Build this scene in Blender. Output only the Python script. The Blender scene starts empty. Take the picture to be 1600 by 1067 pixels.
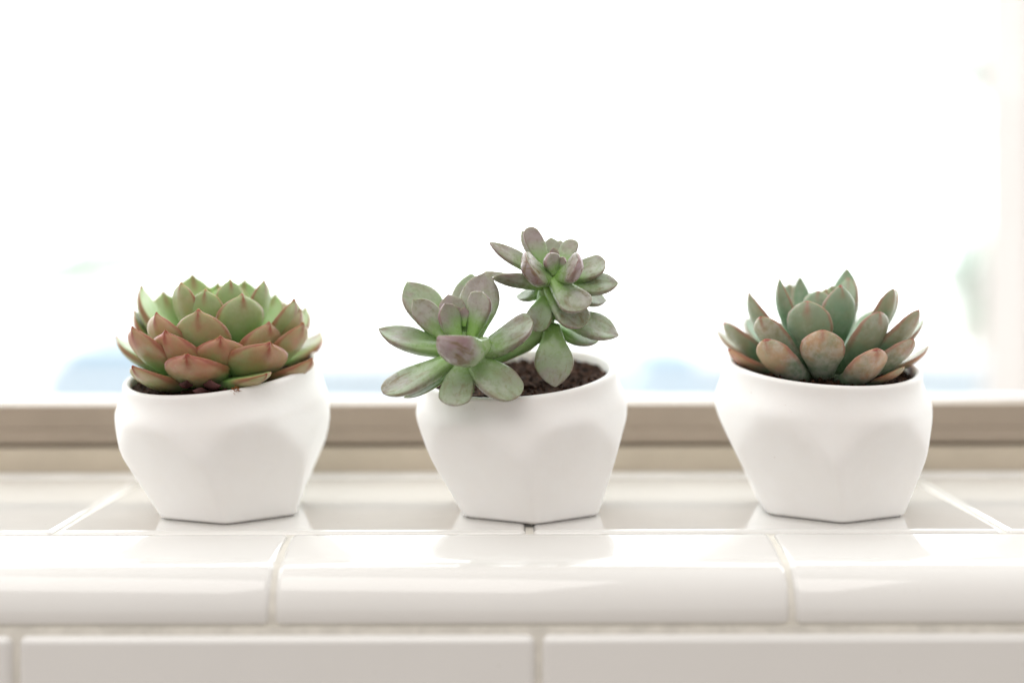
import bpy, math, random
from mathutils import Vector, noise as mnoise

scene = bpy.context.scene
C = scene.collection
R = math.radians

# ------------------------------------------------------------------ camera
FPX, HOR, CAMH = 2000.0, 395.0, 0.0891          # focal length in photo pixels, horizon row, eye height over the sill
cam = bpy.data.cameras.new("camera")
cam.sensor_width = 36.0
cam.lens = FPX / 1600 * 36
cam.shift_y = -(533.5 - HOR) / 1600
cam.clip_start, cam.clip_end = 0.01, 500
cam.dof.use_dof = True
cam.dof.focus_distance = 0.414
cam.dof.aperture_fstop = 2.9
cam.dof.aperture_blades = 0
camo = bpy.data.objects.new("camera", cam)
C.objects.link(camo)
camo.location = (0, 0, CAMH)
camo.rotation_euler = (R(90), R(0.12), 0)
scene.camera = camo

# ------------------------------------------------------------------ light
world = bpy.data.worlds.new("World")
scene.world = world
world.use_nodes = True
bg = world.node_tree.nodes["Background"]
bg.inputs[0].default_value = (1.0, 0.97, 0.935, 1)      # soft light of the pale room behind the camera
bg.inputs[1].default_value = 0.71
SKY_STRENGTH = 3.7


def area(name, loc, target, sx, sy, power, col):
    l = bpy.data.lights.new(name, 'AREA')
    l.shape = 'RECTANGLE'
    l.size, l.size_y, l.energy, l.color = sx, sy, power, col
    o = bpy.data.objects.new(name, l)
    C.objects.link(o)
    o.location = loc
    o.rotation_euler = (Vector(target) - Vector(loc)).to_track_quat('-Z', 'Y').to_euler()
    return o


area("ceiling_light", (-0.7, -0.9, 1.9), (0, .45, .03), 2.2, 1.4, 16, (1, .965, .93))

vs = scene.view_settings
scene.display_settings.display_device = 'sRGB'
vs.view_transform = 'Standard'
vs.look = 'None'
vs.exposure = 0.29
vs.gamma = 1.0
scene.cycles.use_denoising = True
scene.cycles.max_bounces = 8
scene.cycles.transparent_max_bounces = 12
scene.cycles.caustics_reflective = False
scene.cycles.caustics_refractive = False
scene.cycles.sample_clamp_indirect = 6


# ------------------------------------------------------------------ node helpers
def new_mat(name):
    m = bpy.data.materials.new(name)
    m.use_nodes = True
    nt = m.node_tree
    return m, nt, nt.nodes["Principled BSDF"]


class G:
    def __init__(s, nt):
        s.nt = nt

    def n(s, t, **k):
        x = s.nt.nodes.new(t)
        for a, b in k.items():
            setattr(x, a, b)
        return x

    def put(s, sock, v):
        if hasattr(v, 'is_output'):
            s.nt.links.new(v, sock)
        elif isinstance(v, (tuple, list)) and len(v) == 3 and sock.type == 'RGBA':
            sock.default_value = (*v, 1)
        else:
            sock.default_value = v

    def math(s, op, a, b=0.0, clamp=False):
        x = s.n('ShaderNodeMath', operation=op, use_clamp=clamp)
        s.put(x.inputs[0], a)
        s.put(x.inputs[1], b)
        return x.outputs[0]

    def mix(s, f, a, b, mode='MIX'):
        x = s.n('ShaderNodeMix', data_type='RGBA', blend_type=mode)
        s.put(x.inputs[0], f)
        s.put(x.inputs[6], a)
        s.put(x.inputs[7], b)
        return x.outputs[2]

    def step(s, v, lo, hi, to0=0.0, to1=1.0):
        x = s.n('ShaderNodeMapRange', interpolation_type='SMOOTHSTEP')
        s.put(x.inputs[0], v)
        x.inputs[1].default_value, x.inputs[2].default_value = lo, hi
        x.inputs[3].default_value, x.inputs[4].default_value = to0, to1
        return x.outputs[0]

    def noise(s, vec, scale, detail=3.0, rough=.5, dist=0.0):
        x = s.n('ShaderNodeTexNoise')
        if vec is not None:
            s.put(x.inputs['Vector'], vec)
        x.inputs['Scale'].default_value = scale
        x.inputs['Detail'].default_value = detail
        x.inputs['Roughness'].default_value = rough
        x.inputs['Distortion'].default_value = dist
        return x.outputs[0]

    def bump(s, h, strength, dist):
        x = s.n('ShaderNodeBump')
        x.inputs['Strength'].default_value = strength
        x.inputs['Distance'].default_value = dist
        s.put(x.inputs['Height'], h)
        return x.outputs[0]


def simple_mat(name, col, rough=.5, spec=.5, nscale=None, namt=.06, bump=0, bscale=200, coat=0):
    m, nt, p = new_mat(name)
    g = G(nt)
    tc = g.n('ShaderNodeTexCoord').outputs['Object']
    if nscale:
        f = g.noise(tc, nscale, 4)
        f = g.step(f, .3, .7)
        a = tuple(c * (1 - namt) for c in col)
        b = tuple(min(1, c * (1 + namt)) for c in col)
        g.put(p.inputs['Base Color'], g.mix(f, a, b))
    else:
        p.inputs['Base Color'].default_value = (*col, 1)
    p.inputs['Roughness'].default_value = rough
    p.inputs['Specular IOR Level'].default_value = spec
    p.inputs['Coat Weight'].default_value = coat
    p.inputs['Coat Roughness'].default_value = .03
    if bump:
        g.put(p.inputs['Normal'], g.bump(g.noise(tc, bscale, 4), bump, .0004))
    return m


# ------------------------------------------------------------------ materials
def make_ceramic():
    m, nt, p = new_mat("matt_white_ceramic")
    g = G(nt)
    tc = g.n('ShaderNodeTexCoord').outputs['Object']
    f = g.step(g.noise(tc, 45, 5, .6), .35, .7)
    col = g.mix(f, (.82, .805, .79), (.80, .78, .76))
    pores = g.step(g.noise(tc, 620, 2, .5), .735, .79)
    mask = g.step(g.noise(tc, 60, 2), .5, .62)
    col = g.mix(g.math('MULTIPLY', g.math('MULTIPLY', pores, mask), .45), col, (.52, .40, .34))
    g.put(p.inputs['Base Color'], col)
    p.inputs['Roughness'].default_value = .62
    p.inputs['Specular IOR Level'].default_value = .3
    p.inputs['Subsurface Weight'].default_value = .12
    p.inputs['Subsurface Radius'].default_value = (1, .8, .65)
    p.inputs['Subsurface Scale'].default_value = .003
    h = g.math('ADD', g.math('MULTIPLY', g.noise(tc, 90, 3), 1.0), g.math('MULTIPLY', g.noise(tc, 900, 2), .12))
    g.put(p.inputs['Normal'], g.bump(h, .25, .0006))
    return m


def make_tile():
    m, nt, p = new_mat("white_glazed_tile")
    g = G(nt)
    tc = g.n('ShaderNodeTexCoord').outputs['Object']
    oi = g.n('ShaderNodeObjectInfo').outputs['Random']
    col = g.mix(g.step(g.noise(tc, 14, 3), .3, .7), (.765, .75, .73), (.74, .725, .705))
    col = g.mix(g.math('MULTIPLY', oi, .35), col, (.755, .735, .705))
    pit = g.math('MULTIPLY', g.step(g.noise(tc, 520, 2, .5), .735, .77), g.step(g.noise(tc, 24, 2), .45, .6))
    col = g.mix(g.math('MULTIPLY', pit, .5), col, (.42, .36, .30))
    g.put(p.inputs['Base Color'], col)
    p.inputs['Roughness'].default_value = .09
    p.inputs['Coat Weight'].default_value = .8
    p.inputs['Coat Roughness'].default_value = .03
    g.put(p.inputs['Normal'], g.bump(g.noise(tc, 38, 2), .12, .0012))
    g.put(p.inputs['Coat Normal'], g.bump(g.noise(tc, 22, 2), .05, .0010))
    return m


def make_soil():
    m, nt, p = new_mat("dark_potting_soil")
    g = G(nt)
    tc = g.n('ShaderNodeTexCoord').outputs['Object']
    f = g.step(g.noise(tc, 500, 5, .7), .35, .7)
    col = g.mix(f, (.010, .005, .003), (.075, .034, .018))
    col = g.mix(g.step(g.noise(tc, 900, 2), .66, .72), col, (.17, .07, .035))
    g.put(p.inputs['Base Color'], col)
    p.inputs['Roughness'].default_value = .95
    p.inputs['Specular IOR Level'].default_value = .15
    g.put(p.inputs['Normal'], g.bump(g.noise(tc, 1500, 4, .7), .8, .0006))
    return m


def make_leaf(name, inner, outer, base, flush, tip, bloom, rough=.42, sss=.3, edge=1.0, scar=(.22, .13, .06), tipstart=.80,
              purple=None, scars=1.0, bloomamt=.45, footr=(.18, .62), keelw=.8, edgew=.75, sscale=.0028, streak=0.0, flr=(.05, .75)):
    """object colour: r = flush, g = greyish bloom, b = scars"""
    m, nt, p = new_mat(name)
    g = G(nt)
    tc = g.n('ShaderNodeTexCoord').outputs['Object']
    oi = g.n('ShaderNodeObjectInfo')
    off = g.n('ShaderNodeVectorMath', operation='ADD')
    g.put(off.inputs[0], tc)
    cmb = g.n('ShaderNodeCombineXYZ')
    g.put(cmb.inputs[0], oi.outputs['Random'])
    g.put(cmb.inputs[1], g.math('MULTIPLY', oi.outputs['Random'], 3.7))
    g.put(off.inputs[1], cmb.outputs[0])
    P = off.outputs[0]
    sep = g.n('ShaderNodeSeparateColor')
    g.put(sep.inputs[0], oi.outputs['Color'])
    fl, bl, sc = sep.outputs[0], sep.outputs[1], sep.outputs[2]
    uv = g.n('ShaderNodeUVMap', uv_map='leaf')
    su = g.n('ShaderNodeSeparateXYZ')
    g.put(su.inputs[0], uv.outputs[0])
    u, v = su.outputs[0], su.outputs[1]                         # u along 0..1, v across 0..1
    va = g.math('ABSOLUTE', g.math('SUBTRACT', g.math('MULTIPLY', v, 2.0), 1.0))
    at = g.n('ShaderNodeAttribute', attribute_name='adaxial').outputs['Fac']
    nz = g.noise(P, 130, 4, .6)
    nf = g.noise(P, 420, 4, .65)
    col = g.mix(at, outer, inner)
    # pale green foot of the leaf
    foot = g.step(g.math('ADD', u, g.math('MULTIPLY', g.math('SUBTRACT', nz, .5), .35)), footr[0], footr[1], 1.0, 0.0)
    col = g.mix(g.math('MULTIPLY', foot, .85), col, base)
    if purple:
        pm = g.math('MULTIPLY', g.step(nz, .42, .62), g.step(u, .35, .75))
        col = g.mix(g.math('MULTIPLY', pm, .55), col, purple)
    # flush, strongest on the outside of the leaf
    fz = g.math('ADD', g.math('MULTIPLY', g.step(u, .15, .85), .75), g.math('MULTIPLY', g.math('SUBTRACT', nz, .5), .9))
    fm = g.math('MULTIPLY', g.math('MULTIPLY', g.step(fz, flr[0], flr[1]), fl), g.math('SUBTRACT', 1.0, g.math('MULTIPLY', at, .45)), clamp=True)
    pk = g.mix(g.math('MULTIPLY', g.step(g.noise(P, 95, 3, .6), .48, .66), .6), flush, (flush[0] * 1.0, flush[1] * .62, flush[2] * .95))
    col = g.mix(fm, col, pk)
    # mealy bloom
    bn = g.math('MULTIPLY', g.step(g.noise(P, 75, 4, .6), .38, .62), g.step(nf, .25, .70))
    bm = g.math('MULTIPLY', g.math('MULTIPLY', bn, bl), bloomamt * 1.6, clamp=True)
    col = g.mix(bm, col, bloom)
    # red-brown margin, keel spot and tip
    ed = g.math('MULTIPLY', g.step(g.math('ADD', va, g.math('MULTIPLY', g.math('SUBTRACT', nz, .5), .12)), .86, .99), g.step(u, .30, .75))
    keel = g.math('MULTIPLY', g.step(g.math('ADD', va, g.math('MULTIPLY', g.math('SUBTRACT', nf, .5), .2)), .0, .34, 1.0, 0.0), g.step(g.math('ADD', u, g.math('MULTIPLY', g.math('SUBTRACT', nz, .5), .25)), tipstart - .12, tipstart + .12))
    tp = g.step(g.math('ADD', u, g.math('MULTIPLY', g.math('SUBTRACT', nf, .5), .10)), tipstart + .08, .995)
    tm = g.math('MAXIMUM', g.math('MAXIMUM', g.math('MULTIPLY', ed, edgew), g.math('MULTIPLY', keel, keelw)), tp)
    tm = g.math('MULTIPLY', tm, edge, clamp=True)
    col = g.mix(tm, col, tip)
    # rubbed, scarred patches of skin
    sz = g.noise(P, 210, 3, .6, .8)
    sm = g.math('MULTIPLY', g.math('MULTIPLY', g.step(sz, .60, .66), sc), .55 * scars)
    sm2 = g.math('MULTIPLY', g.math('MULTIPLY', g.step(g.noise(P, 85, 4, .7, 1.5), .55, .66), sc), .65 * scars)
    sm = g.math('MULTIPLY', g.math('MAXIMUM', sm, sm2), g.step(u, .3, .6))
    col = g.mix(sm, col, scar)
    if streak:
        sv = g.n('ShaderNodeCombineXYZ')
        g.put(sv.inputs[0], g.math('ADD', g.math('MULTIPLY', u, 1.6), g.math('MULTIPLY', oi.outputs['Random'], 31.0)))
        g.put(sv.inputs[1], g.math('MULTIPLY', v, 2.6))
        sn = g.noise(sv.outputs[0], 1.7, 5, .62, .6)
        k = g.math('MULTIPLY', g.math('MULTIPLY', g.step(sn, .52, .63), sc), streak, clamp=True)
        col = g.mix(g.math('MULTIPLY', k, g.step(u, .25, .6)), col, scar)
    # fine speckle
    col = g.mix(g.math('MULTIPLY', g.step(g.noise(P, 1500, 2), .60, .75), .14), col, tip)
    g.put(p.inputs['Base Color'], col)
    g.put(p.inputs['Roughness'], g.math('ADD', g.math('MULTIPLY', nf, .25), rough - .12))
    p.inputs['Specular IOR Level'].default_value = .42
    p.inputs['Subsurface Weight'].default_value = sss
    p.inputs['Subsurface Radius'].default_value = (.8, 1.0, .35)
    p.inputs['Subsurface Scale'].default_value = sscale
    h = g.math('ADD', g.math('MULTIPLY', g.noise(P, 160, 3), 1.0), g.math('MULTIPLY', nf, .25))
    g.put(p.inputs['Normal'], g.bump(h, .30, .0007))
    return m


M_CER = make_ceramic()
M_TILE = make_tile()
M_SOIL = make_soil()
M_GROUT = simple_mat("pale_sanded_grout", (.69, .66, .60), .9, .2, 160, .08, .25, 900)
M_FRAME = simple_mat("taupe_painted_aluminium", (.28, .225, .172), .45, .4, 30, .05, .15, 700)
M_FRAME2 = simple_mat("beige_painted_aluminium", (.43, .37, .29), .5, .35, 30, .05, .15, 700)
M_GASKET = simple_mat("dark_glazing_gasket", (.16, .12, .085), .7, .2)
M_LEDGE = simple_mat("pale_outer_ledge_paint", (.60, .60, .68), .6, .3, 12, .04)
M_PLASTER = simple_mat("white_reveal_paint", (.86, .81, .77), .8, .2, 20, .03, .3, 300)
M_CAULK = simple_mat("white_caulk", (.74, .73, .71), .5, .4, 60, .05)

M_LEAF_A = make_leaf("green_bronze_leaf", (.26, .43, .15), (.225, .34, .14), (.22, .42, .12), (.44, .195, .12), (.24, .045, .028), (.50, .44, .32),
                     rough=.36, sss=.32, tipstart=.86, scars=.6, bloomamt=.40, keelw=.9, edgew=.72, sscale=.003, flr=(.26, .95))
M_LEAF_B = make_leaf("grey_violet_leaf", (.245, .32, .185), (.23, .285, .19), (.22, .40, .085), (.31, .215, .235), (.17, .07, .06), (.53, .54, .49),
                     rough=.28, sss=.24, edge=.7, tipstart=.90, purple=(.27, .205, .215), scar=(.15, .10, .03), scars=1.0, bloomamt=.46,
                     footr=(.10, .60), keelw=.2, edgew=.6, streak=.75, sscale=.002)
M_LEAF_C = make_leaf("sage_green_leaf", (.17, .29, .175), (.17, .265, .17), (.10, .21, .095), (.56, .31, .17), (.30, .06, .045), (.58, .56, .50),
                     rough=.38, sss=.22, edge=.95, tipstart=.88, scars=.55, bloomamt=.50, keelw=.55, edgew=.6, sscale=.002, flr=(.34, .92))


def make_stem():
    m, nt, p = new_mat("pale_green_stem")
    g = G(nt)
    tc = g.n('ShaderNodeTexCoord').outputs['Object']
    f = g.step(g.noise(tc, 160, 4, .6), .35, .65)
    col = g.mix(f, (.16, .30, .09), (.26, .38, .15))
    col = g.mix(g.step(g.noise(tc, 300, 3), .62, .72), col, (.22, .15, .08))
    g.put(p.inputs['Base Color'], col)
    p.inputs['Roughness'].default_value = .45
    p.inputs['Subsurface Weight'].default_value = .25
    p.inputs['Subsurface Radius'].default_value = (.8, 1, .4)
    p.inputs['Subsurface Scale'].default_value = .002
    g.put(p.inputs['Normal'], g.bump(g.noise(tc, 350, 3), .4, .0006))
    return m


M_STEM = make_stem()
M_DRY = simple_mat("dried_purple_brown_leaf", (.085, .030, .028), .6, .3, 300, .5, .8, 500)
M_TUFT = simple_mat("rusty_root_fibre", (.30, .11, .03), .8, .2, 900, .5)


def sky_material():
    m = bpy.data.materials.new("bright_hazy_sky")
    m.use_nodes = True
    nt = m.node_tree
    nt.nodes.clear()
    e = nt.nodes.new('ShaderNodeEmission')
    e.inputs[0].default_value = (.97, .985, 1, 1)
    e.inputs[1].default_value = SKY_STRENGTH
    o = nt.nodes.new('ShaderNodeOutputMaterial')
    nt.links.new(e.outputs[0], o.inputs[0])
    return m


def glass_material():
    m = bpy.data.materials.new("window_glass")
    m.use_nodes = True
    nt = m.node_tree
    nt.nodes.clear()
    t = nt.nodes.new('ShaderNodeBsdfTransparent')
    t.inputs[0].default_value = (.97, .985, .98, 1)
    gl = nt.nodes.new('ShaderNodeBsdfGlossy')
    gl.inputs['Roughness'].default_value = .01
    mx = nt.nodes.new('ShaderNodeMixShader')
    o = nt.nodes.new('ShaderNodeOutputMaterial')
    mx.inputs[0].default_value = .03
    nt.links.new(t.outputs[0], mx.inputs[1])
    nt.links.new(gl.outputs[0], mx.inputs[2])
    nt.links.new(mx.outputs[0], o.inputs[0])
    return m


# ------------------------------------------------------------------ mesh helpers
def link(name, verts, faces, mat, parent=None, smooth=True, loc=None):
    me = bpy.data.meshes.new(name)
    me.from_pydata([tuple(v) for v in verts], [], faces)
    me.materials.append(mat)
    if smooth:
        me.shade_smooth()
    me.update()
    o = bpy.data.objects.new(name, me)
    C.objects.link(o)
    if parent:
        o.parent = parent
    if loc:
        o.location = loc
    return o


def tag(o, label=None, cat=None, group=None, kind=None):
    if label: o['label'] = label
    if cat: o['category'] = cat
    if group: o['group'] = group
    if kind: o['kind'] = kind
    return o


def empty(name, loc):
    o = bpy.data.objects.new(name, None)
    o.empty_display_size = .01
    C.objects.link(o)
    o.location = loc
    return o


def box(name, lo, hi, mat, parent=None, bevel=0.0, seg=3, smooth=True):
    c = [(a + b) / 2 for a, b in zip(lo, hi)]
    h = [(b - a) / 2 for a, b in zip(lo, hi)]
    v = [(sx * h[0], sy * h[1], sz * h[2]) for sx in (-1, 1) for sy in (-1, 1) for sz in (-1, 1)]
    f = [(0, 1, 3, 2), (4, 6, 7, 5), (0, 4, 5, 1), (2, 3, 7, 6), (0, 2, 6, 4), (1, 5, 7, 3)]
    o = link(name, v, f, mat, parent, smooth, c)
    if bevel:
        b = o.modifiers.new("b", 'BEVEL')
        b.width, b.segments, b.limit_method = bevel, seg, 'NONE'
        w = o.modifiers.new("w", 'WEIGHTED_NORMAL')
        w.keep_sharp = False
    return o


def extrude_x(name, prof, x0, x1, mat, parent=None, cap=True, round_end=0.0):
    """closed profile [(y,z)...] swept along x; the end rings shrink a little when round_end is set"""
    n = len(prof)
    cy = sum(p[0] for p in prof) / n
    cz = sum(p[1] for p in prof) / n
    xs = [(x0, 1.0), (x1, 1.0)]
    if round_end:
        e = round_end
        xs = [(x0, e), (x0 + e * .3, e * .3), (x0 + e, 0), (x1 - e, 0), (x1 - e * .3, e * .3), (x1, e)]
    else:
        xs = [(x0, 0), (x1, 0)]
    verts = []
    for x, sh in xs:
        for y, z in prof:
            d = Vector((cy - y, cz - z))
            L = d.length or 1
            d = d / L * min(sh, L)
            verts.append((x, y + d.x, z + d.y))
    faces = []
    for i in range(len(xs) - 1):
        for j in range(n):
            k = (j + 1) % n
            faces.append((i * n + j, i * n + k, (i + 1) * n + k, (i + 1) * n + j))
    if cap:
        faces.append(tuple(range(n)))
        faces.append(tuple(reversed(range((len(xs) - 1) * n, len(xs) * n))))
    o = link(name, verts, faces, mat, parent, False)
    for p in o.data.polygons:
        p.use_smooth = p.index < (len(xs) - 1) * n
    return o


def PX(px, py, Y):
    """a point of the place: photo column, photo row, metres from the camera plane"""
    return Vector(((px - 800) * Y / FPX, Y, CAMH - (py - HOR) * Y / FPX))


# ------------------------------------------------------------------ setting: window sill with tiles, wall below
TL = .1525                      # tile pitch
JT = .0019                      # joint
sill = empty("window_sill", (0, .45, 0))
tag(sill, kind='structure')
# flat tiles on the ledge: joints at the photo's columns 100, 838 and 1576
for i in range(-4, 4):
    x0 = .0055 + i * TL + JT / 2
    o = box("tile", (x0, .4105, -.009), (x0 + TL - JT, .5125, 0), M_TILE, None, .0019, 5)
    o.parent = sill
    o.location = Vector(o.location) - Vector(sill.location)

# rounded trim tiles along the edge: dropped slightly to the front, then a quarter round, then a short face
prof = []
yb, yf = .4080, .3745
prof.append((yb, -.012))
prof.append((yb, -.0016))
for k in range(5):
    a = math.pi / 2 * k / 4
    prof.append((yb - .0014 * (1 - math.cos(a)), -.0016 + .0014 * math.sin(a)))
ctrl = []
ystart, zs = yb - .0014, -.0002
yend = .3862
T0, T1 = R(4.0), R(9.0)
zz = zs
for k in range(1, 13):
    y = ystart + (yend - ystart) * k / 12
    zz -= (ystart - yend) / 12 * math.tan(T0 + (T1 - T0) * (k - .5) / 12)
    ctrl.append((y, zz))
r = (yend - yf) / (1 - math.sin(T1))
zc = zz - r * math.cos(T1)
for k in range(1, 21):
    a = T1 + (math.pi / 2 - T1) * k / 20
    ctrl.append((yend + r * math.sin(T1) - r * math.sin(a), zc + r * math.cos(a)))
prof += ctrl
prof += [(yf, -.0186), (yf + .0003, -.0194), (yf + .0012, -.0200), (.390, -.0200), (.390, -.012)]
gp = [(.5135, -.0300), (.5135, -.0012), (.4080, -.0012)] + [(y + .0009 * min(1, max(.2, (.392 - y) / .008)), z - .0009) for y, z in ctrl] + [(yf + .0016, -.0300)]
extrude_x("grout", [(y - .45, z) for y, z in gp], -.62, .62, M_GROUT, sill)
trimx = -.0706
for i in range(-4, 4):
    x0 = trimx + i * TL + JT / 2
    o = extrude_x("trim_tile", [(y - sill.location.y, z - sill.location.z) for y, z in prof], x0, x0 + TL - JT, M_TILE, sill, True, .0016)

wall = box("wall", (-.62, .3741, -.60), (.62, .60, -.0202), M_GROUT, smooth=False)
tag(wall, kind='structure')
wx = .0075
for row in range(3):
    zt = -.0222 - row * .0790
    for i in range(-5, 4):
        x0 = wx + i * TL + (TL / 2 if row % 2 else 0) + JT / 2
        o = box("tile", (x0, .3722, zt - .0764), (x0 + TL - JT, .3810, zt), M_TILE, None, .0024, 5)
        o.parent = wall
        o.location = Vector(o.location) - Vector(wall.location)

M_FLOOR = simple_mat("greige_floor", (.14, .115, .095), .6, .3, 3, .08)
floor = link("floor", [(-6, -6, -1.0), (6, -6, -1.0), (6, .3738, -1.0), (-6, .3738, -1.0)], [(0, 1, 2, 3)], M_FLOOR, None, False)
tag(floor, kind='structure')
caulk = extrude_x("caulk_bead", [(.5135, 0.0), (.5135, .0012), (.5122, .0010), (.5105, .0006), (.5092, .0002), (.5085, -.001), (.5135, -.001)],
                  -.62, .62, M_CAULK, None)
tag(caulk, kind='structure')

# ------------------------------------------------------------------ window
WX0, WX1, WTOP = -1.10, .60, .66
win = empty("window", (0, .5135, 0))
tag(win, "window with a flat taupe bottom rail and clear glass behind the three pots", "window")


def wpart(name, lo, hi, mat, parent=win, bevel=.0008):
    o = box(name, lo, hi, mat, None, bevel, 2)
    base = Vector(win.location) if parent is win else Vector(win.location) + Vector(parent.location)
    o.parent = parent
    o.location = Vector(o.location) - base
    return o


wpart("track", (WX0, .5137, -.01), (.60, .560, .0112), M_FRAME2)
wpart("gasket", (WX0, .5165, .0112), (.60, .545, .0128), M_GASKET, bevel=.0003)
rail = wpart("bottom_rail", (WX0, .5150, .0128), (.60, .5400, .0281), M_FRAME)
wpart("bead", (WX0, .5142, .0128), (.60, .5152, .0186), M_FRAME, bevel=.0004)
wpart("outer_ledge", (WX0, .5602, .0120), (.60, .576, .0252), M_LEDGE)
pane = wpart("pane", (WX0, .5255, .0270), (.60, .5295, WTOP), glass_material(), bevel=0)
wpart("top_rail", (WX0, .5150, WTOP), (.60, .5400, WTOP + .03), M_FRAME)

hd = box("wall_above_window", (-1.6, .40, WTOP + .03), (1.6, .60, 2.3), M_PLASTER, smooth=False)
tag(hd, kind='structure')
for x0, x1 in ((-1.6, WX0), (.60, 1.6)):
    s = box("wall_beside_window", (x0, .5137 if x0 > 0 else .40, -.6), (x1, .60, WTOP + .0295), M_PLASTER, smooth=False)
    tag(s, kind='structure')

# ------------------------------------------------------------------ outdoors, far out of focus
def sky_dome():
    verts, faces = [], []
    nu, nv, rad = 32, 16, 90.0
    for j in range(nv + 1):
        e = -math.pi / 2 + math.pi * j / nv
        for i in range(nu + 1):
            a = math.pi * i / nu
            verts.append((rad * math.cos(e) * math.cos(a), .62 + rad * math.cos(e) * math.sin(a), rad * math.sin(e)))
    for j in range(nv):
        for i in range(nu):
            q = j * (nu + 1) + i
            faces.append((q, q + nu + 1, q + nu + 2, q + 1))
    return link("sky", verts, faces, sky_material())


tag(sky_dome(), kind='structure')
M_GROUND = simple_mat("pale_paving", (.80, .79, .77), .8, .3, .6, .05)
ground = link("ground", [(-80, .9, -1), (80, .9, -1), (80, 85, -1), (-80, 85, -1)], [(0, 1, 2, 3)], M_GROUND, None, False)
tag(ground, kind='structure')
M_POST = simple_mat("pinkish_white_post_paint", (.43, .39, .372), .7, .2, 2, .03)
post = empty("porch_post", (.93, 2.0, -1.0))
tag(post, "pinkish white square post outside, blurred at the right border of the window", "post")
box("shaft", (-.115, 0, .12), (.14, .22, 3.4), M_POST, post, .006, 2)
box("plinth", (-.13, -.03, 0), (.17, .25, .12), M_POST, post, .006, 2)
M_BLUE = simple_mat("pale_blue_paint", (.60, .67, .74), .6, .3, 2, .05)
M_CAP = simple_mat("white_coping", (.80, .80, .82), .6, .3)


def low_wall(label, px0, px1, py0, py1, Y, grp=None):
    a, b = PX(px0, py1, Y), PX(px1, py0, Y)
    e = empty("low_wall", ((a.x + b.x) / 2, Y, -1.0))
    tag(e, label, "low wall")
    h, w = b.z + 1.0, (b.x - a.x) / 2
    o = box("wall_panel", (-w, 0, 0), (w, .25, h - .02), M_BLUE, e, .01, 2)
    o = box("coping", (-w - .03, -.03, h - .02), (w + .03, .28, h), M_CAP, e, .01, 2)
    return e


low_wall("long very pale blue low wall outside, blurred just above the window rail", 70, 1560, 560, 640, 6.2)


def tub(label, px0, px1, py0, Y):
    a, b = PX(px0, 640, Y), PX(px1, py0, Y)
    w, h = (b.x - a.x) / 2, b.z + 1.0
    e = empty("storage_tub", ((a.x + b.x) / 2, Y, -1.0))
    tag(e, label, "tub")
    # body with slanting sides, then a rim
    v, f = [], []
    for z, k in ((0, .80), (h * .80, .93), (h * .86, .93), (h, .66)):
        for sx, sy in ((-1, -1), (1, -1), (1, 1), (-1, 1)):
            v.append((sx * w * k, sy * .3 * k, z))
    for j in range(3):
        for q in range(4):
            f.append((j * 4 + q, j * 4 + (q + 1) % 4, (j + 1) * 4 + (q + 1) % 4, (j + 1) * 4 + q))
    f += [(3, 2, 1, 0), (12, 13, 14, 15)]
    link("body", v, f, M_TUB, e, False)
    box("rim", (-w * .97, -.31, h * .80), (w * .97, .31, h * .83), M_CAP, e, .01, 2)


M_TUB = simple_mat("soft_blue_plastic", (.45, .57, .69), .6, .3, 2, .05)
tub("wide soft blue tub outside, blurred behind the left pot's rosette", 100, 330, 528, 4.6)
tub("small soft blue tub outside, blurred between the middle and right pots", 975, 1095, 540, 4.9)

M_FOL = simple_mat("pale_sunlit_foliage", (.60, .67, .61), .6, .3, 3, .3)
M_BARK = simple_mat("pale_bark", (.52, .48, .43), .9, .2, 6, .2)


def shrub(name, label, cat, px, py, Y, rx, rz, n, seed):
    rnd = random.Random(seed)
    c = PX(px, py, Y)
    e = empty(name, (c.x, Y, -1.0))
    tag(e, label, cat)
    hz = c.z + 1.0
    v, f = [], []
    for k in range(5):
        a0 = k * 2.4
        tx, ty = math.cos(a0) * rx * .5 * (k > 0), math.sin(a0) * rx * .5 * (k > 0)
        b = len(v)
        for j, (t, rr) in enumerate(((0, .025), (.5, .018), (1, .01))):
            for q in range(6):
                an = q * math.pi / 3
                v.append((tx * t * t + rr * math.cos(an), ty * t * t + rr * math.sin(an), hz * t))
        for j in range(2):
            for q in range(6):
                f.append((b + j * 6 + q, b + j * 6 + (q + 1) % 6, b + (j + 1) * 6 + (q + 1) % 6, b + (j + 1) * 6 + q))
    link("trunk", v, f, M_BARK, e)
    v, f = [], []
    clumps = [(rnd.gauss(0, .45) * rx, rnd.gauss(0, .45) * rx, hz + rnd.gauss(0, .4) * rz, rnd.uniform(.25, .5)) for _ in range(14)]
    for _ in range(n):
        cx, cy, cz, cr = rnd.choice(clumps)
        p = Vector((cx + rnd.gauss(0, cr * .5) * rx, cy + rnd.gauss(0, cr * .5) * rx, cz + rnd.gauss(0, cr * .5) * rz))
        d1 = Vector((rnd.gauss(0, 1), rnd.gauss(0, 1), rnd.gauss(0, 1))).normalized()
        d2 = d1.orthogonal().normalized()
        s = rnd.uniform(.04, .08)
        b = len(v)
        v += [p - d1 * s, p + d2 * s * .4, p + d1 * s, p - d2 * s * .4]
        f.append((b, b + 1, b + 2, b + 3))
    link("crown", v, f, M_FOL, e)


shrub("shrub", "pale green blurred shrub outside, up and left of the leftmost succulent", "shrub", 175, 405, 9, .50, .16, 700, 3)
shrub("tree", "tall pale green blurred tree outside near the right edge of the window", "tree", 1500, 115, 9, .45, .45, 1000, 5)
shrub("shrub", "grey green blurred shrub outside, right of the rightmost succulent", "shrub", 1525, 430, 8, .20, .50, 420, 8)
shrub("shrub", "faint low blurred shrub outside between the middle and right pots", "shrub", 1150, 420, 12, .5, .10, 260, 11)


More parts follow.
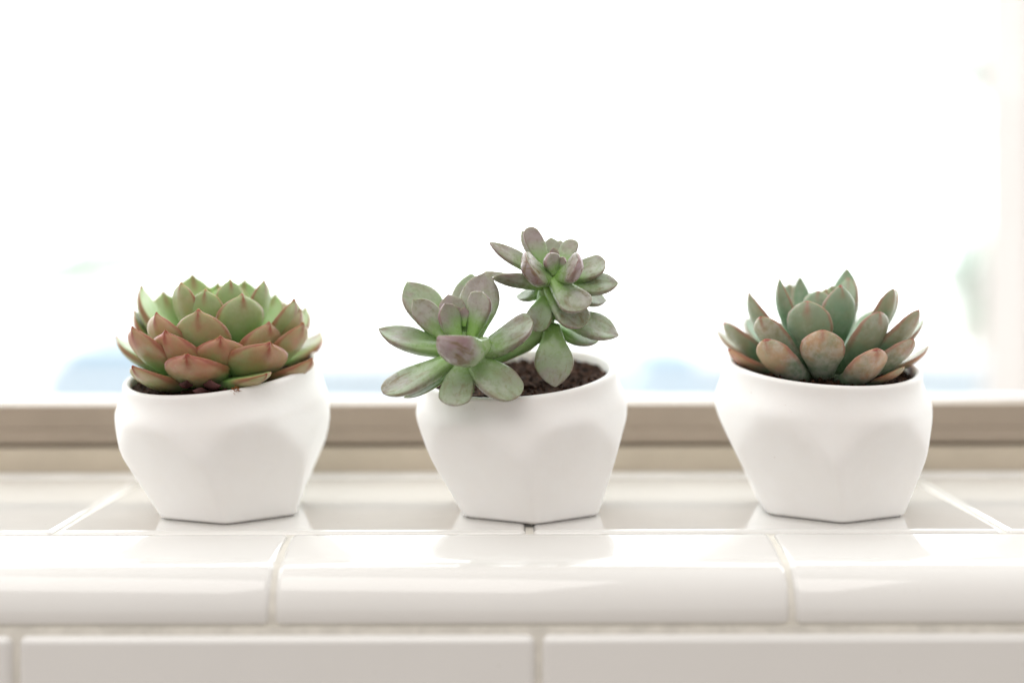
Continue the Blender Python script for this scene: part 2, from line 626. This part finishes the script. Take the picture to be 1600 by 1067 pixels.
# ------------------------------------------------------------------ planters
def smin(vals, k):
    m = min(vals)
    return m - k * math.log(sum(math.exp(-(v - m) / k) for v in vals))


def sst(a, b, x):
    t = max(0, min(1, (x - a) / (b - a)))
    return t * t * (3 - 2 * t)


def planter(label, cx, cy, rot, z0, ys, xs, shift, jit, seed, tw=0.0):
    a0, rT, zT = .0222, .0370, .0350
    rnd = random.Random(seed)
    low = [(R(rot + 60 * i) + R(rnd.uniform(-jit, jit)), a0 * (1 + rnd.uniform(-.02, .02)), rT * (1 + rnd.uniform(-.012, .012))) for i in range(6)]
    up = [(R(rot + tw + 30 + 60 * i) + R(rnd.uniform(-jit, jit)), .0364 * (1 + rnd.uniform(-.012, .012)), .0350 * (1 + rnd.uniform(-.01, .01))) for i in range(6)]
    rim_r = .0334

    def rimz(x, y):
        return z0 + ys * y / .032 + xs * x / .032

    def rad(th, z, zr):
        vals = []
        for a, q0, q1 in low:
            c = math.cos(th - a - R(tw) * min(1.3, z / .0245))
            if c > .2:
                vals.append((q0 + (q1 - q0) * z / zT) / c)
        for a, q0, q1 in up:
            c = math.cos(th - a)
            if c > .2:
                vals.append((q0 + (q1 - q0) * (z - .0245) / .0105) / c)
        t = min(1.0, max(0.0, (z - .0300) / max(.001, zr - .0300)))
        rc = rim_r + (.0371 - rim_r) * max(0, 1 - t ** 1.5) if t < 1 else rim_r
        vals.append(rc)
        rp = smin(vals, .0010) + .0006
        w = sst(zr - .0110, zr, z)
        return rp * (1 - w) + rim_r * w

    N, MZ = 144, 60
    rows = []
    lip = .0013
    for j in range(MZ + 1):
        t = j / MZ
        row = []
        for i in range(N):
            th = 2 * math.pi * i / N
            zr = rimz(math.cos(th) * rim_r, math.sin(th) * rim_r) - lip
            z = zr * t
            rr = rad(th, z, zr + .0001)
            if t == 0:
                rr -= .0010
            sh = shift * (1 - min(1, z / zT))
            row.append((rr * math.cos(th) + sh, rr * math.sin(th), z if j else 0.0))
        rows.append(row)
        if j == 0:                                   # small foot chamfer
            rows.append([(x * 1.0 + (x - shift) * .035, y * 1.035, .0007) for x, y, z in row])
    top = rows[-1]
    for k in range(1, 9):
        a = math.pi * k / 8
        row = []
        for i in range(N):
            th = 2 * math.pi * i / N
            x, y, z = top[i]
            r0 = math.hypot(x, y)
            rr = r0 - lip + lip * math.cos(a)
            row.append((rr * math.cos(th), rr * math.sin(th), z + lip * math.sin(a)))
        rows.append(row)
    inner = rows[-1]
    for z in (.035, .02, .006):
        row = []
        for i in range(N):
            th = 2 * math.pi * i / N
            x, y, zz = inner[i]
            rr = math.hypot(x, y) + .0002 if z > .03 else (.029 if z > .01 else .019)
            row.append((rr * math.cos(th), rr * math.sin(th), z))
        rows.append(row)
    verts = [p for row in rows for p in row]
    faces = []
    for j in range(len(rows) - 1):
        for i in range(N):
            k = (i + 1) % N
            faces.append((j * N + i, j * N + k, (j + 1) * N + k, (j + 1) * N + i))
    faces.append(tuple(reversed(range(N))))
    faces.append(tuple((len(rows) - 1) * N + i for i in range(N)))
    o = link("planter", verts, faces, M_CER, None, True, (cx, cy, 0))
    for p in list(o.data.polygons)[-2:]:
        p.use_smooth = False
    tag(o, label, "plant pot", "small faceted white pots on the window sill")
    return o, rimz


def soil(label, cx, cy, rimz, depth, seed, lift=0.0):
    rnd = random.Random(seed)
    rin = .0303
    v, f = [], []
    NR, NA = 34, 110
    v.append((0, 0, rimz(0, 0) - depth))
    for j in range(1, NR + 1):
        rr = rin * j / NR
        for i in range(NA):
            th = 2 * math.pi * i / NA
            x, y = rr * math.cos(th), rr * math.sin(th)
            h = mnoise.fractal(Vector((x * 260, y * 260, seed)), 1, 2.1, 5) * .0011 + mnoise.noise(Vector((x * 70, y * 70, seed + 9))) * .0010
            v.append((x, y, rimz(x, y) - depth + h + lift * (1 - (rr / rin) ** 2)))
    for i in range(NA):
        f.append((0, 1 + i, 1 + (i + 1) % NA))
    for j in range(NR - 1):
        for i in range(NA):
            a, b = 1 + j * NA + i, 1 + j * NA + (i + 1) % NA
            f.append((a, a + NA, b + NA, b))
    # crumbs
    for _ in range(520):
        th, rr = rnd.uniform(0, 2 * math.pi), rin * .97 * math.sqrt(rnd.random())
        x, y = rr * math.cos(th), rr * math.sin(th)
        s = rnd.uniform(.0003, .0010) * (1.0 if rnd.random() < .9 else 1.6)
        c = Vector((x, y, rimz(x, y) - depth + rnd.uniform(.0001, .0010) + lift * (1 - (rr / rin) ** 2)))
        b = len(v)
        ax = Vector((rnd.gauss(0, 1), rnd.gauss(0, 1), rnd.gauss(0, .6))).normalized()
        q = ax.orthogonal().normalized()
        w = ax.cross(q)
        st = rnd.uniform(.8, 1.9)
        v += [c + ax * s * st, c - ax * s * st] + [c + (q * math.cos(t) + w * math.sin(t)) * s * rnd.uniform(.6, 1) for t in (0, 1.57, 3.14, 4.71)]
        for k in range(4):
            f.append((b, b + 2 + k, b + 2 + (k + 1) % 4))
            f.append((b + 1, b + 2 + (k + 1) % 4, b + 2 + k))
    o = link("potting_soil", v, f, M_SOIL, None, True, (cx, cy, 0))
    tag(o, label, "soil", kind='stuff')
    return o


PY = .4453
P1X, P2X, P3X = [(x - 800) * PY / FPX for x in (347.5, 813.5, 1284)]
pot1, rim1 = planter("faceted white pot on the left, holding the broad leaved green and bronze rosette", P1X, PY, -52, .0491, .0050, .0028, .0030, 2, 1, -10)
pot2, rim2 = planter("faceted white pot in the middle, holding the two-headed grey violet succulent", P2X, PY, -58, .0478, .0048, .0024, .0030, 2, 2, -5)
pot3, rim3 = planter("faceted white pot on the right, holding the sage green upright rosette", P3X, PY, -63, .0506, .0044, -.0010, .0026, 1.5, 7, -4)
soil("dark crumbly soil in the left pot under the bronze rosette", P1X, PY, rim1, .0028, 3)
soil("dark crumbly soil in the middle pot, bare at its right side", P2X, PY, rim2, .0034, 4)
soil("dark soil in the right pot, almost hidden by sage green leaves", P3X, PY, rim3, .0030, 5)


# ------------------------------------------------------------------ leaves
def prof_eval(pts, u):
    """smooth interpolation through (u, value) control points"""
    n = len(pts)
    for i in range(n - 1):
        if u <= pts[i + 1][0]:
            break
    x0, y0 = pts[i]
    x1, y1 = pts[i + 1]
    h = x1 - x0

    def slope(k):
        if k <= 0: return (pts[1][1] - pts[0][1]) / (pts[1][0] - pts[0][0])
        if k >= n - 1: return (pts[-1][1] - pts[-2][1]) / (pts[-1][0] - pts[-2][0])
        a = (pts[k][1] - pts[k - 1][1]) / (pts[k][0] - pts[k - 1][0])
        b = (pts[k + 1][1] - pts[k][1]) / (pts[k + 1][0] - pts[k][0])
        return 0 if a * b <= 0 else 2 * a * b / (a + b)
    t = (u - x0) / h
    m0, m1 = slope(i) * h, slope(i + 1) * h
    return (2 * t ** 3 - 3 * t * t + 1) * y0 + (t ** 3 - 2 * t * t + t) * m0 + (-2 * t ** 3 + 3 * t * t) * y1 + (t ** 3 - t * t) * m1


SHAPES = {
    # half-width along the leaf (1 = full)
    'broad': [(0, .50), (.2, .60), (.45, .86), (.62, 1.0), (.75, .94), (.86, .70), (.92, .42), (.955, .17), (.98, .08), (1, .02)],
    'spoon': [(0, .40), (.2, .48), (.45, .76), (.66, 1.0), (.82, .93), (.91, .68), (.965, .38), (1, .05)],
    'ovate': [(0, .42), (.2, .62), (.42, .92), (.56, 1.0), (.72, .88), (.86, .56), (.95, .24), (1, .03)],
    'blunt': [(0, .40), (.2, .60), (.45, .90), (.65, 1.0), (.82, .90), (.93, .62), (.98, .34), (1, .06)],
}


def leaf(parent, base, tip, width, axis, mat, shape='spoon', thick=.22, curl=.14, cup=.12, flush=.3, bloom=.3, scar=.2,
         seed=0, mucro=0.0, label=None, name='leaf', roll=0.0, nvec=None, kink=0.0):
    rnd = random.Random(seed)
    base, tip, axis = Vector(base), Vector(tip), Vector(axis).normalized()
    d = tip - base
    L = d.length
    dn = d / L
    if nvec is None:
        rr = d - axis * d.dot(axis)
        rr = rr.normalized() if rr.length > 1e-5 else Vector((0, 0, 0))
        nv = axis - rr * .9
    else:
        nv = Vector(nvec)
    N = (nv - dn * nv.dot(dn)).normalized()
    if roll:
        from mathutils import Quaternion
        N = Quaternion(dn, R(roll)) @ N
    S = dn.cross(N).normalized()
    c1 = base + d * .38 - N * curl * L
    c2 = base + d * .78 - N * curl * L * .95 + S * kink * L
    pts = SHAPES[shape]
    NU, NV = 30, 24
    w2 = width / 2
    org = base
    verts, uvs, ad = [], [], []
    ph = rnd.uniform(0, 6)
    for j in range(NU + 1):
        s = j / NU
        u = 1 - (1 - s) ** 1.45
        b0, b1, b2, b3 = (1 - u) ** 3, 3 * u * (1 - u) ** 2, 3 * u * u * (1 - u), u ** 3
        P = base * b0 + c1 * b1 + c2 * b2 + tip * b3
        D = ((c1 - base) * 3 * (1 - u) ** 2 + (c2 - c1) * 6 * u * (1 - u) + (tip - c2) * 3 * u * u).normalized()
        Nn = (N - D * N.dot(D)).normalized()
        Sn = D.cross(Nn).normalized()
        hw = w2 * prof_eval(pts, u) * (1 + .035 * math.sin(u * 9 + ph))
        th = width * thick * (math.sin(math.pi * min(1, .16 + .84 * u) ** .8) ** .65 if u < 1 else 0) * (1 - .12 * u)
        th = max(th, .00003) if j < NU else .0
        th = min(th, hw * 1.25)
        P = P - Nn * mucro * width * max(0, u - .9) * 0
        for i in range(NV):
            a = 2 * math.pi * i / NV
            ca, sa = math.cos(a), math.sin(a)
            x = hw * (abs(ca) ** .92) * (1 if ca >= 0 else -1)
            xn = x / hw if hw > 0 else 0
            cupz = cup * hw * (xn * xn) * min(1, u * 2)
            if sa >= 0:
                zz = th * .42 * abs(sa) ** .85
            else:
                keel = 1 + .22 * max(0, 1 - abs(xn) * 3.0) * sst(.4, .9, u)
                zz = -th * abs(sa) ** .88 * keel
            wob = mnoise.noise(Vector((u * 3 + seed, xn * 1.2, ph))) * .05 * w2
            p = P + Sn * x + Nn * (zz + cupz + wob) - org
            verts.append(p)
            uvs.append((u, .5 + .5 * xn))
            ad.append(sst(-.25, .25, sa))
    faces = []
    for j in range(NU):
        for i in range(NV):
            k = (i + 1) % NV
            faces.append((j * NV + i, (j + 1) * NV + i, (j + 1) * NV + k, j * NV + k))
    faces.append(tuple(range(NV)))
    faces.append(tuple(reversed(range(NU * NV, (NU + 1) * NV))))
    o = link(name, verts, faces, mat, parent, True, org - Vector(parent.location))
    me = o.data
    ul = me.uv_layers.new(name='leaf')
    for l in me.loops:
        ul.data[l.index].uv = uvs[l.vertex_index]
    at = me.attributes.new('adaxial', 'FLOAT', 'POINT')
    at.data.foreach_set('value', ad)
    o.color = (flush, bloom, scar, 1)
    if label:
        o['label'] = label
    return o


def tube(name, pts, rads, mat, parent, n=16, sub=8, rough=.08, seed=0):
    """swept tube through the points (Catmull-Rom)"""
    P = [Vector(p) for p in pts]
    P = [P[0] * 2 - P[1]] + P + [P[-1] * 2 - P[-2]]
    Rr = [rads[0]] + list(rads) + [rads[-1]]
    ring, rr = [], []
    for i in range(1, len(P) - 2):
        for k in range(sub + (1 if i == len(P) - 3 else 0)):
            t = k / sub
            a, b, c, d = P[i - 1], P[i], P[i + 1], P[i + 2]
            ring.append(.5 * ((2 * b) + (c - a) * t + (2 * a - 5 * b + 4 * c - d) * t * t + (3 * b - a - 3 * c + d) * t ** 3))
            rr.append(Rr[i] + (Rr[i + 1] - Rr[i]) * t)
    org = Vector(parent.location)
    v, f = [], []
    ref = Vector((0.3, 1, .1)).normalized()
    for j, p in enumerate(ring):
        D = (ring[min(j + 1, len(ring) - 1)] - ring[max(j - 1, 0)]).normalized()
        S = D.cross(ref).normalized()
        T = S.cross(D)
        for i in range(n):
            a = 2 * math.pi * i / n
            q = rr[j] * (1 + rough * mnoise.noise(Vector((j * .35, math.cos(a) * 1.3, math.sin(a) * 1.3 + seed))))
            v.append(p + S * q * math.cos(a) + T * q * math.sin(a) - org)
    for j in range(len(ring) - 1):
        for i in range(n):
            k = (i + 1) % n
            f.append((j * n + i, j * n + k, (j + 1) * n + k, (j + 1) * n + i))
    f.append(tuple(reversed(range(n))))
    f.append(tuple((len(ring) - 1) * n + i for i in range(n)))
    return link(name, v, f, mat, parent)


def tip_at(px, py, Rad, side, cx, cy=PY):
    """a leaf tip lying Rad from the plant's axis, on the camera's side (-1) or the window's (+1)"""
    Y = cy
    for _ in range(6):
        dx = (px - 800) * Y / FPX - cx
        Y = cy + side * math.sqrt(max(Rad * Rad - dx * dx, 0))
    return PX(px, py, Y)


def rosette(plant, rows, cx, zlow, zhigh, Rmax, mat, shape, thick, curl, cup, cy=PY, scar=.3, boff=.10, wmul=1.0, away=0.0):
    up = Vector((0, 0, 1))
    for k, row in enumerate(rows):
        px, py, Rad, side, wpx, flush = row[:6]
        opt = dict(row[6]) if len(row) > 6 else {}
        t = tip_at(px, py, Rad, side, cx, cy)
        h = Vector((t.x - cx, t.y - cy, 0))
        hl = h.length or 1e-6
        q = min(1, hl / Rmax)
        zb = opt.pop('zb', zhigh + (zlow - zhigh) * q)
        b = Vector((cx, cy, zb)) + h / hl * min(.004, hl * boff)
        kw = dict(shape=shape, thick=thick, curl=curl, cup=cup, flush=flush, bloom=.35, scar=scar, seed=k * 7 + int(px))
        kw.update(opt)
        aw = kw.pop('aw', away)
        if aw and side < 0 and abs(h.x) > .45 * Rmax:
            kw['nvec'] = Vector((-h.x / hl, -h.y / hl + aw, 1.0))
        leaf(plant, b, t, wpx * wmul * t.y / FPX, up, mat, **kw)


# ------------------------------------------------------------------ left plant: broad bronze leaves
plant1 = empty("rosette_succulent", (P1X, PY, .046))
tag(plant1, "low dense rosette of broad pointed leaves, green inside and bronze outside, in the left pot", "succulent", "succulents in the white pots")
tube("stem", [(P1X, PY, .040), (P1X, PY, .050), (P1X, PY, .058)], [.006, .008, .005], M_STEM, plant1)
rows1 = [
    # outermost, nearest the camera
    (291, 551, .0350, -1, 110, .9, dict(curl=.20, thick=.27, zb=.0515)),
    (422, 533, .0345, -1, 110, .85, dict(curl=.20, thick=.27, zb=.0535, roll=-8)),
    (206, 570, .0370, -1, 84, .7, dict(curl=.14, zb=.0465)),
    (488, 558, .0365, -1, 80, .8, dict(curl=.16, zb=.0475)),
    (258, 514, .0320, -1, 96, .95, dict(curl=.24, zb=.0510)),
    (344, 523, .0300, -1, 92, 1.0, dict(curl=.24, zb=.0515)),
    (206, 508, .0370, -1, 86, .9, dict(curl=.20, zb=.0500)),
    (473, 502, .0330, -1, 84, .9, dict(curl=.20, zb=.0510)),
    (502, 516, .0390, 1, 84, .8, dict(curl=.18, zb=.050)),
    (420, 501, .0270, -1, 86, .80, dict(curl=.22)),
    (244, 486, .0290, -1, 84, .85, dict(curl=.20)),
    (310, 481, .0265, -1, 92, .62, dict(curl=.22)),
    (459, 465, .0290, -1, 82, .35, dict(curl=.20)),
    (378, 457, .0200, -1, 82, .22, dict(curl=.20)),
    (321, 450, .0165, -1, 66, .18, dict(curl=.18)),
    (283, 439, .0180, -1, 62, .45, dict(curl=.14)),
    (412, 436, .0170, -1, 56, .12, dict(curl=.14)),
    # sides and back
    (181, 523, .0400, 1, 78, .3, dict(curl=.16, zb=.049)),
    (210, 482, .0345, 1, 74, .7),
    (221, 445, .0330, 1, 84, .25),
    (301, 425, .0260, 1, 72, .3),
    (478, 477, .0345, 1, 74, .4),
    (469, 481, .0300, -1, 70, .5),
    (430, 456, .0240, 1, 68, .2),
    (382, 434, .0200, 1, 62, .05),
    (340, 439, .0150, 1, 52, .02),
    (359, 434, .0100, -1, 50, .1),
    (255, 452, .0300, 1, 78, .3),
    (446, 470, .0330, 1, 78, .3),
    (365, 447, .0330, 1, 80, .3),
    (330, 470, .0380, 1, 80, .4),
    (420, 490, .0380, 1, 80, .4),
    (240, 500, .0390, 1, 80, .4),
    (350, 446, .0060, 1, 34, .02),
    (342, 448, .0050, -1, 30, .02),
    (372, 445, .0110, 1, 44, .02),
    (326, 446, .0120, 1, 46, .05),
]
rosette(plant1, rows1, P1X, .0470, .0590, .039, M_LEAF_A, 'broad', .26, .19, .07, scar=.25, wmul=.95)
leaf(plant1, PX(338, 594, .4290), PX(417, 583, .4150), 62 * .415 / FPX, (0, 0, 1), M_LEAF_A, 'broad', .26, .06, .10, flush=.6, bloom=.6, scar=.4, seed=77,
     nvec=(.1, -.18, 1), label='low leaf lying over the soil at the front')
# shrivelled leaves on the soil at the front
for i, (bx, by, tx, ty, w) in enumerate(((318, 597, 345, 601, 22), (300, 600, 279, 598, 18), (330, 612, 300, 609, 16), (405, 603, 418, 600, 20), (396, 606, 386, 609, 16), (352, 606, 340, 612, 14))):
    Yb = .4165 if bx < 400 else .421
    leaf(plant1, PX(bx, by, Yb + .004), PX(tx, ty, Yb - .001), w * .42 / FPX, (0, -.3, 1), M_DRY, 'ovate', .10, .25, .9, seed=i + 50,
         name='dried_leaf', roll=(-40, 30, 60, 20, -30, 10)[i])
# rusty tuft of fibres
rnd = random.Random(5)
v, f = [], []
for k in range(60):
    p0 = PX(rnd.uniform(362, 372), rnd.uniform(607, 612), .4150) + Vector((0, rnd.uniform(-.001, .001), 0))
    dr = Vector((rnd.uniform(-.2, 1), rnd.uniform(-.8, .3), rnd.uniform(-.35, .9))).normalized() * rnd.uniform(.0012, .0026)
    sd = dr.orthogonal().normalized() * .00012
    s2 = sd.cross(dr).normalized() * .00012
    b = len(v)
    o_ = Vector(plant1.location)
    v += [p0 + sd - o_, p0 - sd + s2 - o_, p0 - sd - s2 - o_, p0 + dr - o_]
    f += [(b, b + 1, b + 3), (b + 1, b + 2, b + 3), (b + 2, b, b + 3)]
tag(link("root_tuft", v, f, M_TUFT, plant1, False), kind='stuff')

# ------------------------------------------------------------------ right plant: upright sage leaves
plant3 = empty("rosette_succulent", (P3X, PY, .047))
tag(plant3, "open rosette of upright spoon shaped sage leaves with red rims, in the right pot", "succulent", "succulents in the white pots")
tube("stem", [(P3X, PY, .040), (P3X, PY, .050), (P3X, PY, .057)], [.005, .006, .004], M_STEM, plant3)
rows3 = [
    (1285, 516, .0270, -1, 70, .85, dict(zb=.0465, curl=.20, bloom=.8)),
    (1370, 545, .0330, -1, 66, 1.0, dict(zb=.0460, curl=.20, bloom=.7)),
    (1195, 530, .0330, -1, 64, .75, dict(zb=.0465, curl=.20, bloom=1.0)),
    (1262, 471, .0215, -1, 72, .15, dict(zb=.0490, curl=.18, bloom=.5)),
    (1374, 488, .0270, -1, 72, .25, dict(zb=.0490, curl=.16, bloom=.4)),
    (1188, 495, .0300, -1, 56, .35, dict(zb=.0490, bloom=.6)),
    (1427, 531, .0335, -1, 56, .65, dict(zb=.0470, bloom=.7)),
    (1452, 540, .0390, 1, 40, 1.0, dict(zb=.0470, flush=1.0, bloom=0, label='orange red leaf')),
    (1137, 545, .0350, -1, 46, 1.0, dict(zb=.0480, bloom=.2, aw=.1)),
    (1130, 504, .0360, -1, 52, .4, dict(zb=.0490, bloom=.7)),
    (1119, 516, .0385, 1, 42, .5, dict(zb=.0490)),
    (1313, 446, .0140, -1, 62, .10, dict(bloom=.3, shape='ovate')),
    (1278, 455, .0090, -1, 50, .15),
    (1170, 458, .0290, -1, 50, .3, dict(shape='ovate', aw=.1)),
    (1218, 436, .0200, -1, 38, .15, dict(shape='ovate')),
    (1250, 432, .0150, 1, 40, .1, dict(shape='ovate')),
    (1233, 444, .0230, 1, 46, .1),
    (1323, 419, .0200, 1, 56, .1, dict(shape='ovate')),
    (1326, 435, .0130, 1, 42, .35),
    (1396, 452, .0250, -1, 52, .35),
    (1401, 453, .0290, 1, 50, .3),
    (1436, 485, .0340, -1, 54, .4),
    (1443, 500, .0375, 1, 44, .3),
    (1168, 497, .0330, 1, 50, .1),
    (1300, 447, .0060, 1, 34, .2),
    (1290, 452, .0050, -1, 28, .3),
    (1300, 478, .0360, 1, 56, .2),
    (1240, 485, .0370, 1, 56, .2),
    (1365, 485, .0370, 1, 56, .2),
    (1412, 574, .0340, -1, 34, .9, dict(zb=.0450, bloom=.1, aw=.1, thick=.2)),
]
rosette(plant3, rows3, P3X, .0475, .0560, .039, M_LEAF_C, 'spoon', .30, .15, .12, scar=.3, wmul=.97, away=.5)

# ------------------------------------------------------------------ middle plant: two rosettes on one bent stem
plant2 = empty("two_headed_succulent", (P2X, PY, .046))
tag(plant2, "leggy two-headed succulent with plump grey green and violet leaves, in the middle pot", "succulent", "succulents in the white pots")
YL, YU = .4160, .4240
CL = PX(722, 540, YL)
CU = PX(866, 432, YU)
tube("stem", [PX(730, 612, .4225), PX(726, 580, .4185), PX(723, 556, YL + .001), PX(722, 532, YL), PX(722, 518, YL)],
     [.0022, .0024, .0026, .0028, .0015], M_STEM, plant2, seed=1)
tube("stem", [PX(735, 570, .426), PX(775, 556, .427), PX(822, 535, .428), PX(852, 505, .428), PX(850, 470, .4265), PX(858, 445, YU + .001), PX(866, 424, YU - .001)],
     [.0026, .0028, .0029, .0030, .0026, .0026, .0018], M_STEM, plant2, seed=2)
tube("stem", [PX(866, 590, .440), PX(863, 545, .434), PX(860, 510, .429)], [.0022, .0024, .0026], M_STEM, plant2, seed=3)
AL = Vector((-.05, -.50, .86))
AU = Vector((.02, -.62, .78))


def pl(c, ax, tipx, tipy, dY, w, base=None, **k):
    Y0 = c.y
    t = PX(tipx, tipy, Y0 + dY)
    b = PX(base[0], base[1], Y0 + (base[2] if len(base) > 2 else 0)) if base else c
    kw = dict(shape='blunt', thick=.36, curl=.08, cup=.16, flush=.4, bloom=.4, scar=.55, seed=int(tipx * 3 + tipy))
    kw.update(k)
    leaf(plant2, b, t, w * 1.08 * t.y / FPX, ax, M_LEAF_B, **kw)


# left head
pl(CL, AL, 597, 613, -.010, 52, (722, 548), flush=.15, bloom=.35, scar=.9, curl=.05)
pl(CL, AL, 591, 513, .006, 48, (716, 548), shape='ovate', flush=.1, bloom=.25, scar=.35, curl=.05)
pl(CL, AL, 636, 439, .014, 58, (708, 536, .003), shape='ovate', flush=.25, bloom=.2, scar=.3, curl=.04)
pl(CL, AL, 736, 427, .022, 56, (730, 530, .006), shape='ovate', flush=.0, bloom=.2, scar=.1)
pl(CL, AL, 757, 426, .010, 58, (738, 530, .002), shape='ovate', flush=.55, bloom=.4, scar=.35, roll=10)
pl(CL, AL, 645, 468, -.002, 40, (712, 534, -.002), shape='ovate', flush=.8, bloom=.6, scar=.4, thick=.32, roll=-28)
pl(CL, AL, 753, 456, -.005, 46, (735, 526, -.002), shape='spoon', flush=.6, bloom=.5, scar=.1)
pl(CL, AL, 695, 474, -.006, 40, (716, 530, -.003), shape='ovate', flush=.8, bloom=.3, scar=.05)
pl(CL, AL, 700, 460, .005, 42, (720, 524, .001), shape='ovate', flush=1.0, bloom=.2, scar=.05)
pl(CL, AL, 725, 480, -.002, 16, (724, 510, -.001), shape='ovate', flush=1.0, bloom=.2, scar=.0)
pl(CL, AL, 712, 478, .000, 18, (722, 512, .001), shape='ovate', flush=1.0, bloom=.2, scar=.0)
pl(CL, AL, 684, 525, -.020, 60, (756, 533, -.006), shape='ovate', flush=.9, bloom=.9, scar=1.0, thick=.50, curl=.22, nvec=(-.15, .35, .9))
pl(CL, AL, 832, 500, -.006, 52, (734, 556), flush=.3, bloom=.7, scar=.6, roll=12)
pl(CL, AL, 807, 622, -.012, 62, (724, 548), flush=.25, bloom=.75, scar=.45, curl=.02)
pl(CL, AL, 707, 634, -.013, 52, (726, 560, -.001), flush=.1, bloom=.5, scar=.5, curl=.02)
pl(CL, AL, 630, 621, -.003, 24, (716, 572, .001), shape='ovate', flush=.0, bloom=.0, scar=.3, thick=.16, label='thin yellowish leaf')
# right, upper head
pl(CU, AU, 764, 378, .000, 29, thick=.42, shape='ovate', flush=.6, bloom=.3, scar=.5, curl=.05)
pl(CU, AU, 815, 360, .010, 26, shape='ovate', flush=.7, bloom=.5, scar=.1)
pl(CU, AU, 825, 355, .003, 30, (858, 422), flush=.8, bloom=.3, scar=.2, curl=.05)
pl(CU, AU, 770, 434, -.005, 44, (862, 440), thick=.36, nvec=(-.1, .1, 1), flush=.3, bloom=.5, scar=.8, curl=-.02)
pl(CU, AU, 824, 408, -.015, 56, (866, 434, -.003), flush=.7, bloom=.9, scar=.9, thick=.36, curl=.14, roll=-18)
pl(CU, AU, 860, 396, -.009, 30, (868, 428, -.006), shape='ovate', flush=1.0, bloom=.5, scar=.1, thick=.45)
pl(CU, AU, 880, 402, -.007, 17, (872, 424, -.005), shape='ovate', flush=1.0, bloom=.3, scar=.1, thick=.5)
pl(CU, AU, 865, 387, -.003, 16, (868, 418, -.002), shape='ovate', flush=1.0, bloom=.3, scar=.0, thick=.4)
pl(CU, AU, 903, 407, -.015, 46, (864, 434, -.005), flush=1.0, bloom=.6, scar=.6, thick=.40, curl=.16, roll=24)
pl(CU, AU, 861, 371, .008, 30, (866, 420, .002), shape='ovate', flush=.6, bloom=.4, scar=.1)
pl(CU, AU, 876, 375, .011, 28, (868, 420, .003), shape='ovate', flush=.6, bloom=.4, scar=.1)
pl(CU, AU, 896, 374, .005, 30, (870, 420), flush=.7, bloom=.5, scar=.2, roll=-14)
pl(CU, AU, 946, 408, .000, 46, (872, 432), thick=.32, flush=.4, bloom=.5, scar=.5, curl=.12)
pl(CU, AU, 966, 443, -.001, 50, thick=.32, base=(874, 440, .001), shape='ovate', flush=.15, bloom=.4, scar=.7, curl=.06)
pl(CU, AU, 948, 470, .008, 40, (878, 446, .004), shape='ovate', flush=.0, bloom=.3, scar=.4)
pl(CU, AU, 912, 484, -.014, 52, (866, 434, -.006), flush=.45, bloom=.8, scar=.45, curl=.10)
pl(CU, AU, 911, 510, -.009, 50, (858, 444, -.002), flush=.1, bloom=.5, scar=.55, curl=.10)
pl(CU, AU, 967, 525, .001, 50, (868, 484, .003), shape='ovate', flush=.2, bloom=.4, scar=.45, curl=.03)
pl(CU, AU, 935, 533, .008, 34, (862, 508, .005), shape='ovate', flush=.0, bloom=.0, scar=.2, curl=.1)
pl(CU, AU, 867, 605, -.004, 56, (862, 508, .003), shape='ovate', flush=.15, bloom=.35, scar=.55, curl=-.05, nvec=(0, -.9, .35))
pl(CU, AU, 836, 518, -.003, 40, (856, 458, .001), flush=.0, bloom=.6, scar=.6, curl=-.04, nvec=(-.3, -.9, .3))
pl(CU, AU, 806, 463, .010, 28, (856, 450, .004), shape='ovate', flush=.0, bloom=.4, scar=.2)
pl(CU, AU, 756, 424, .009, 22, (850, 446, .005), shape='ovate', flush=.4, bloom=.1, scar=.6)

bpy.context.view_layer.update()
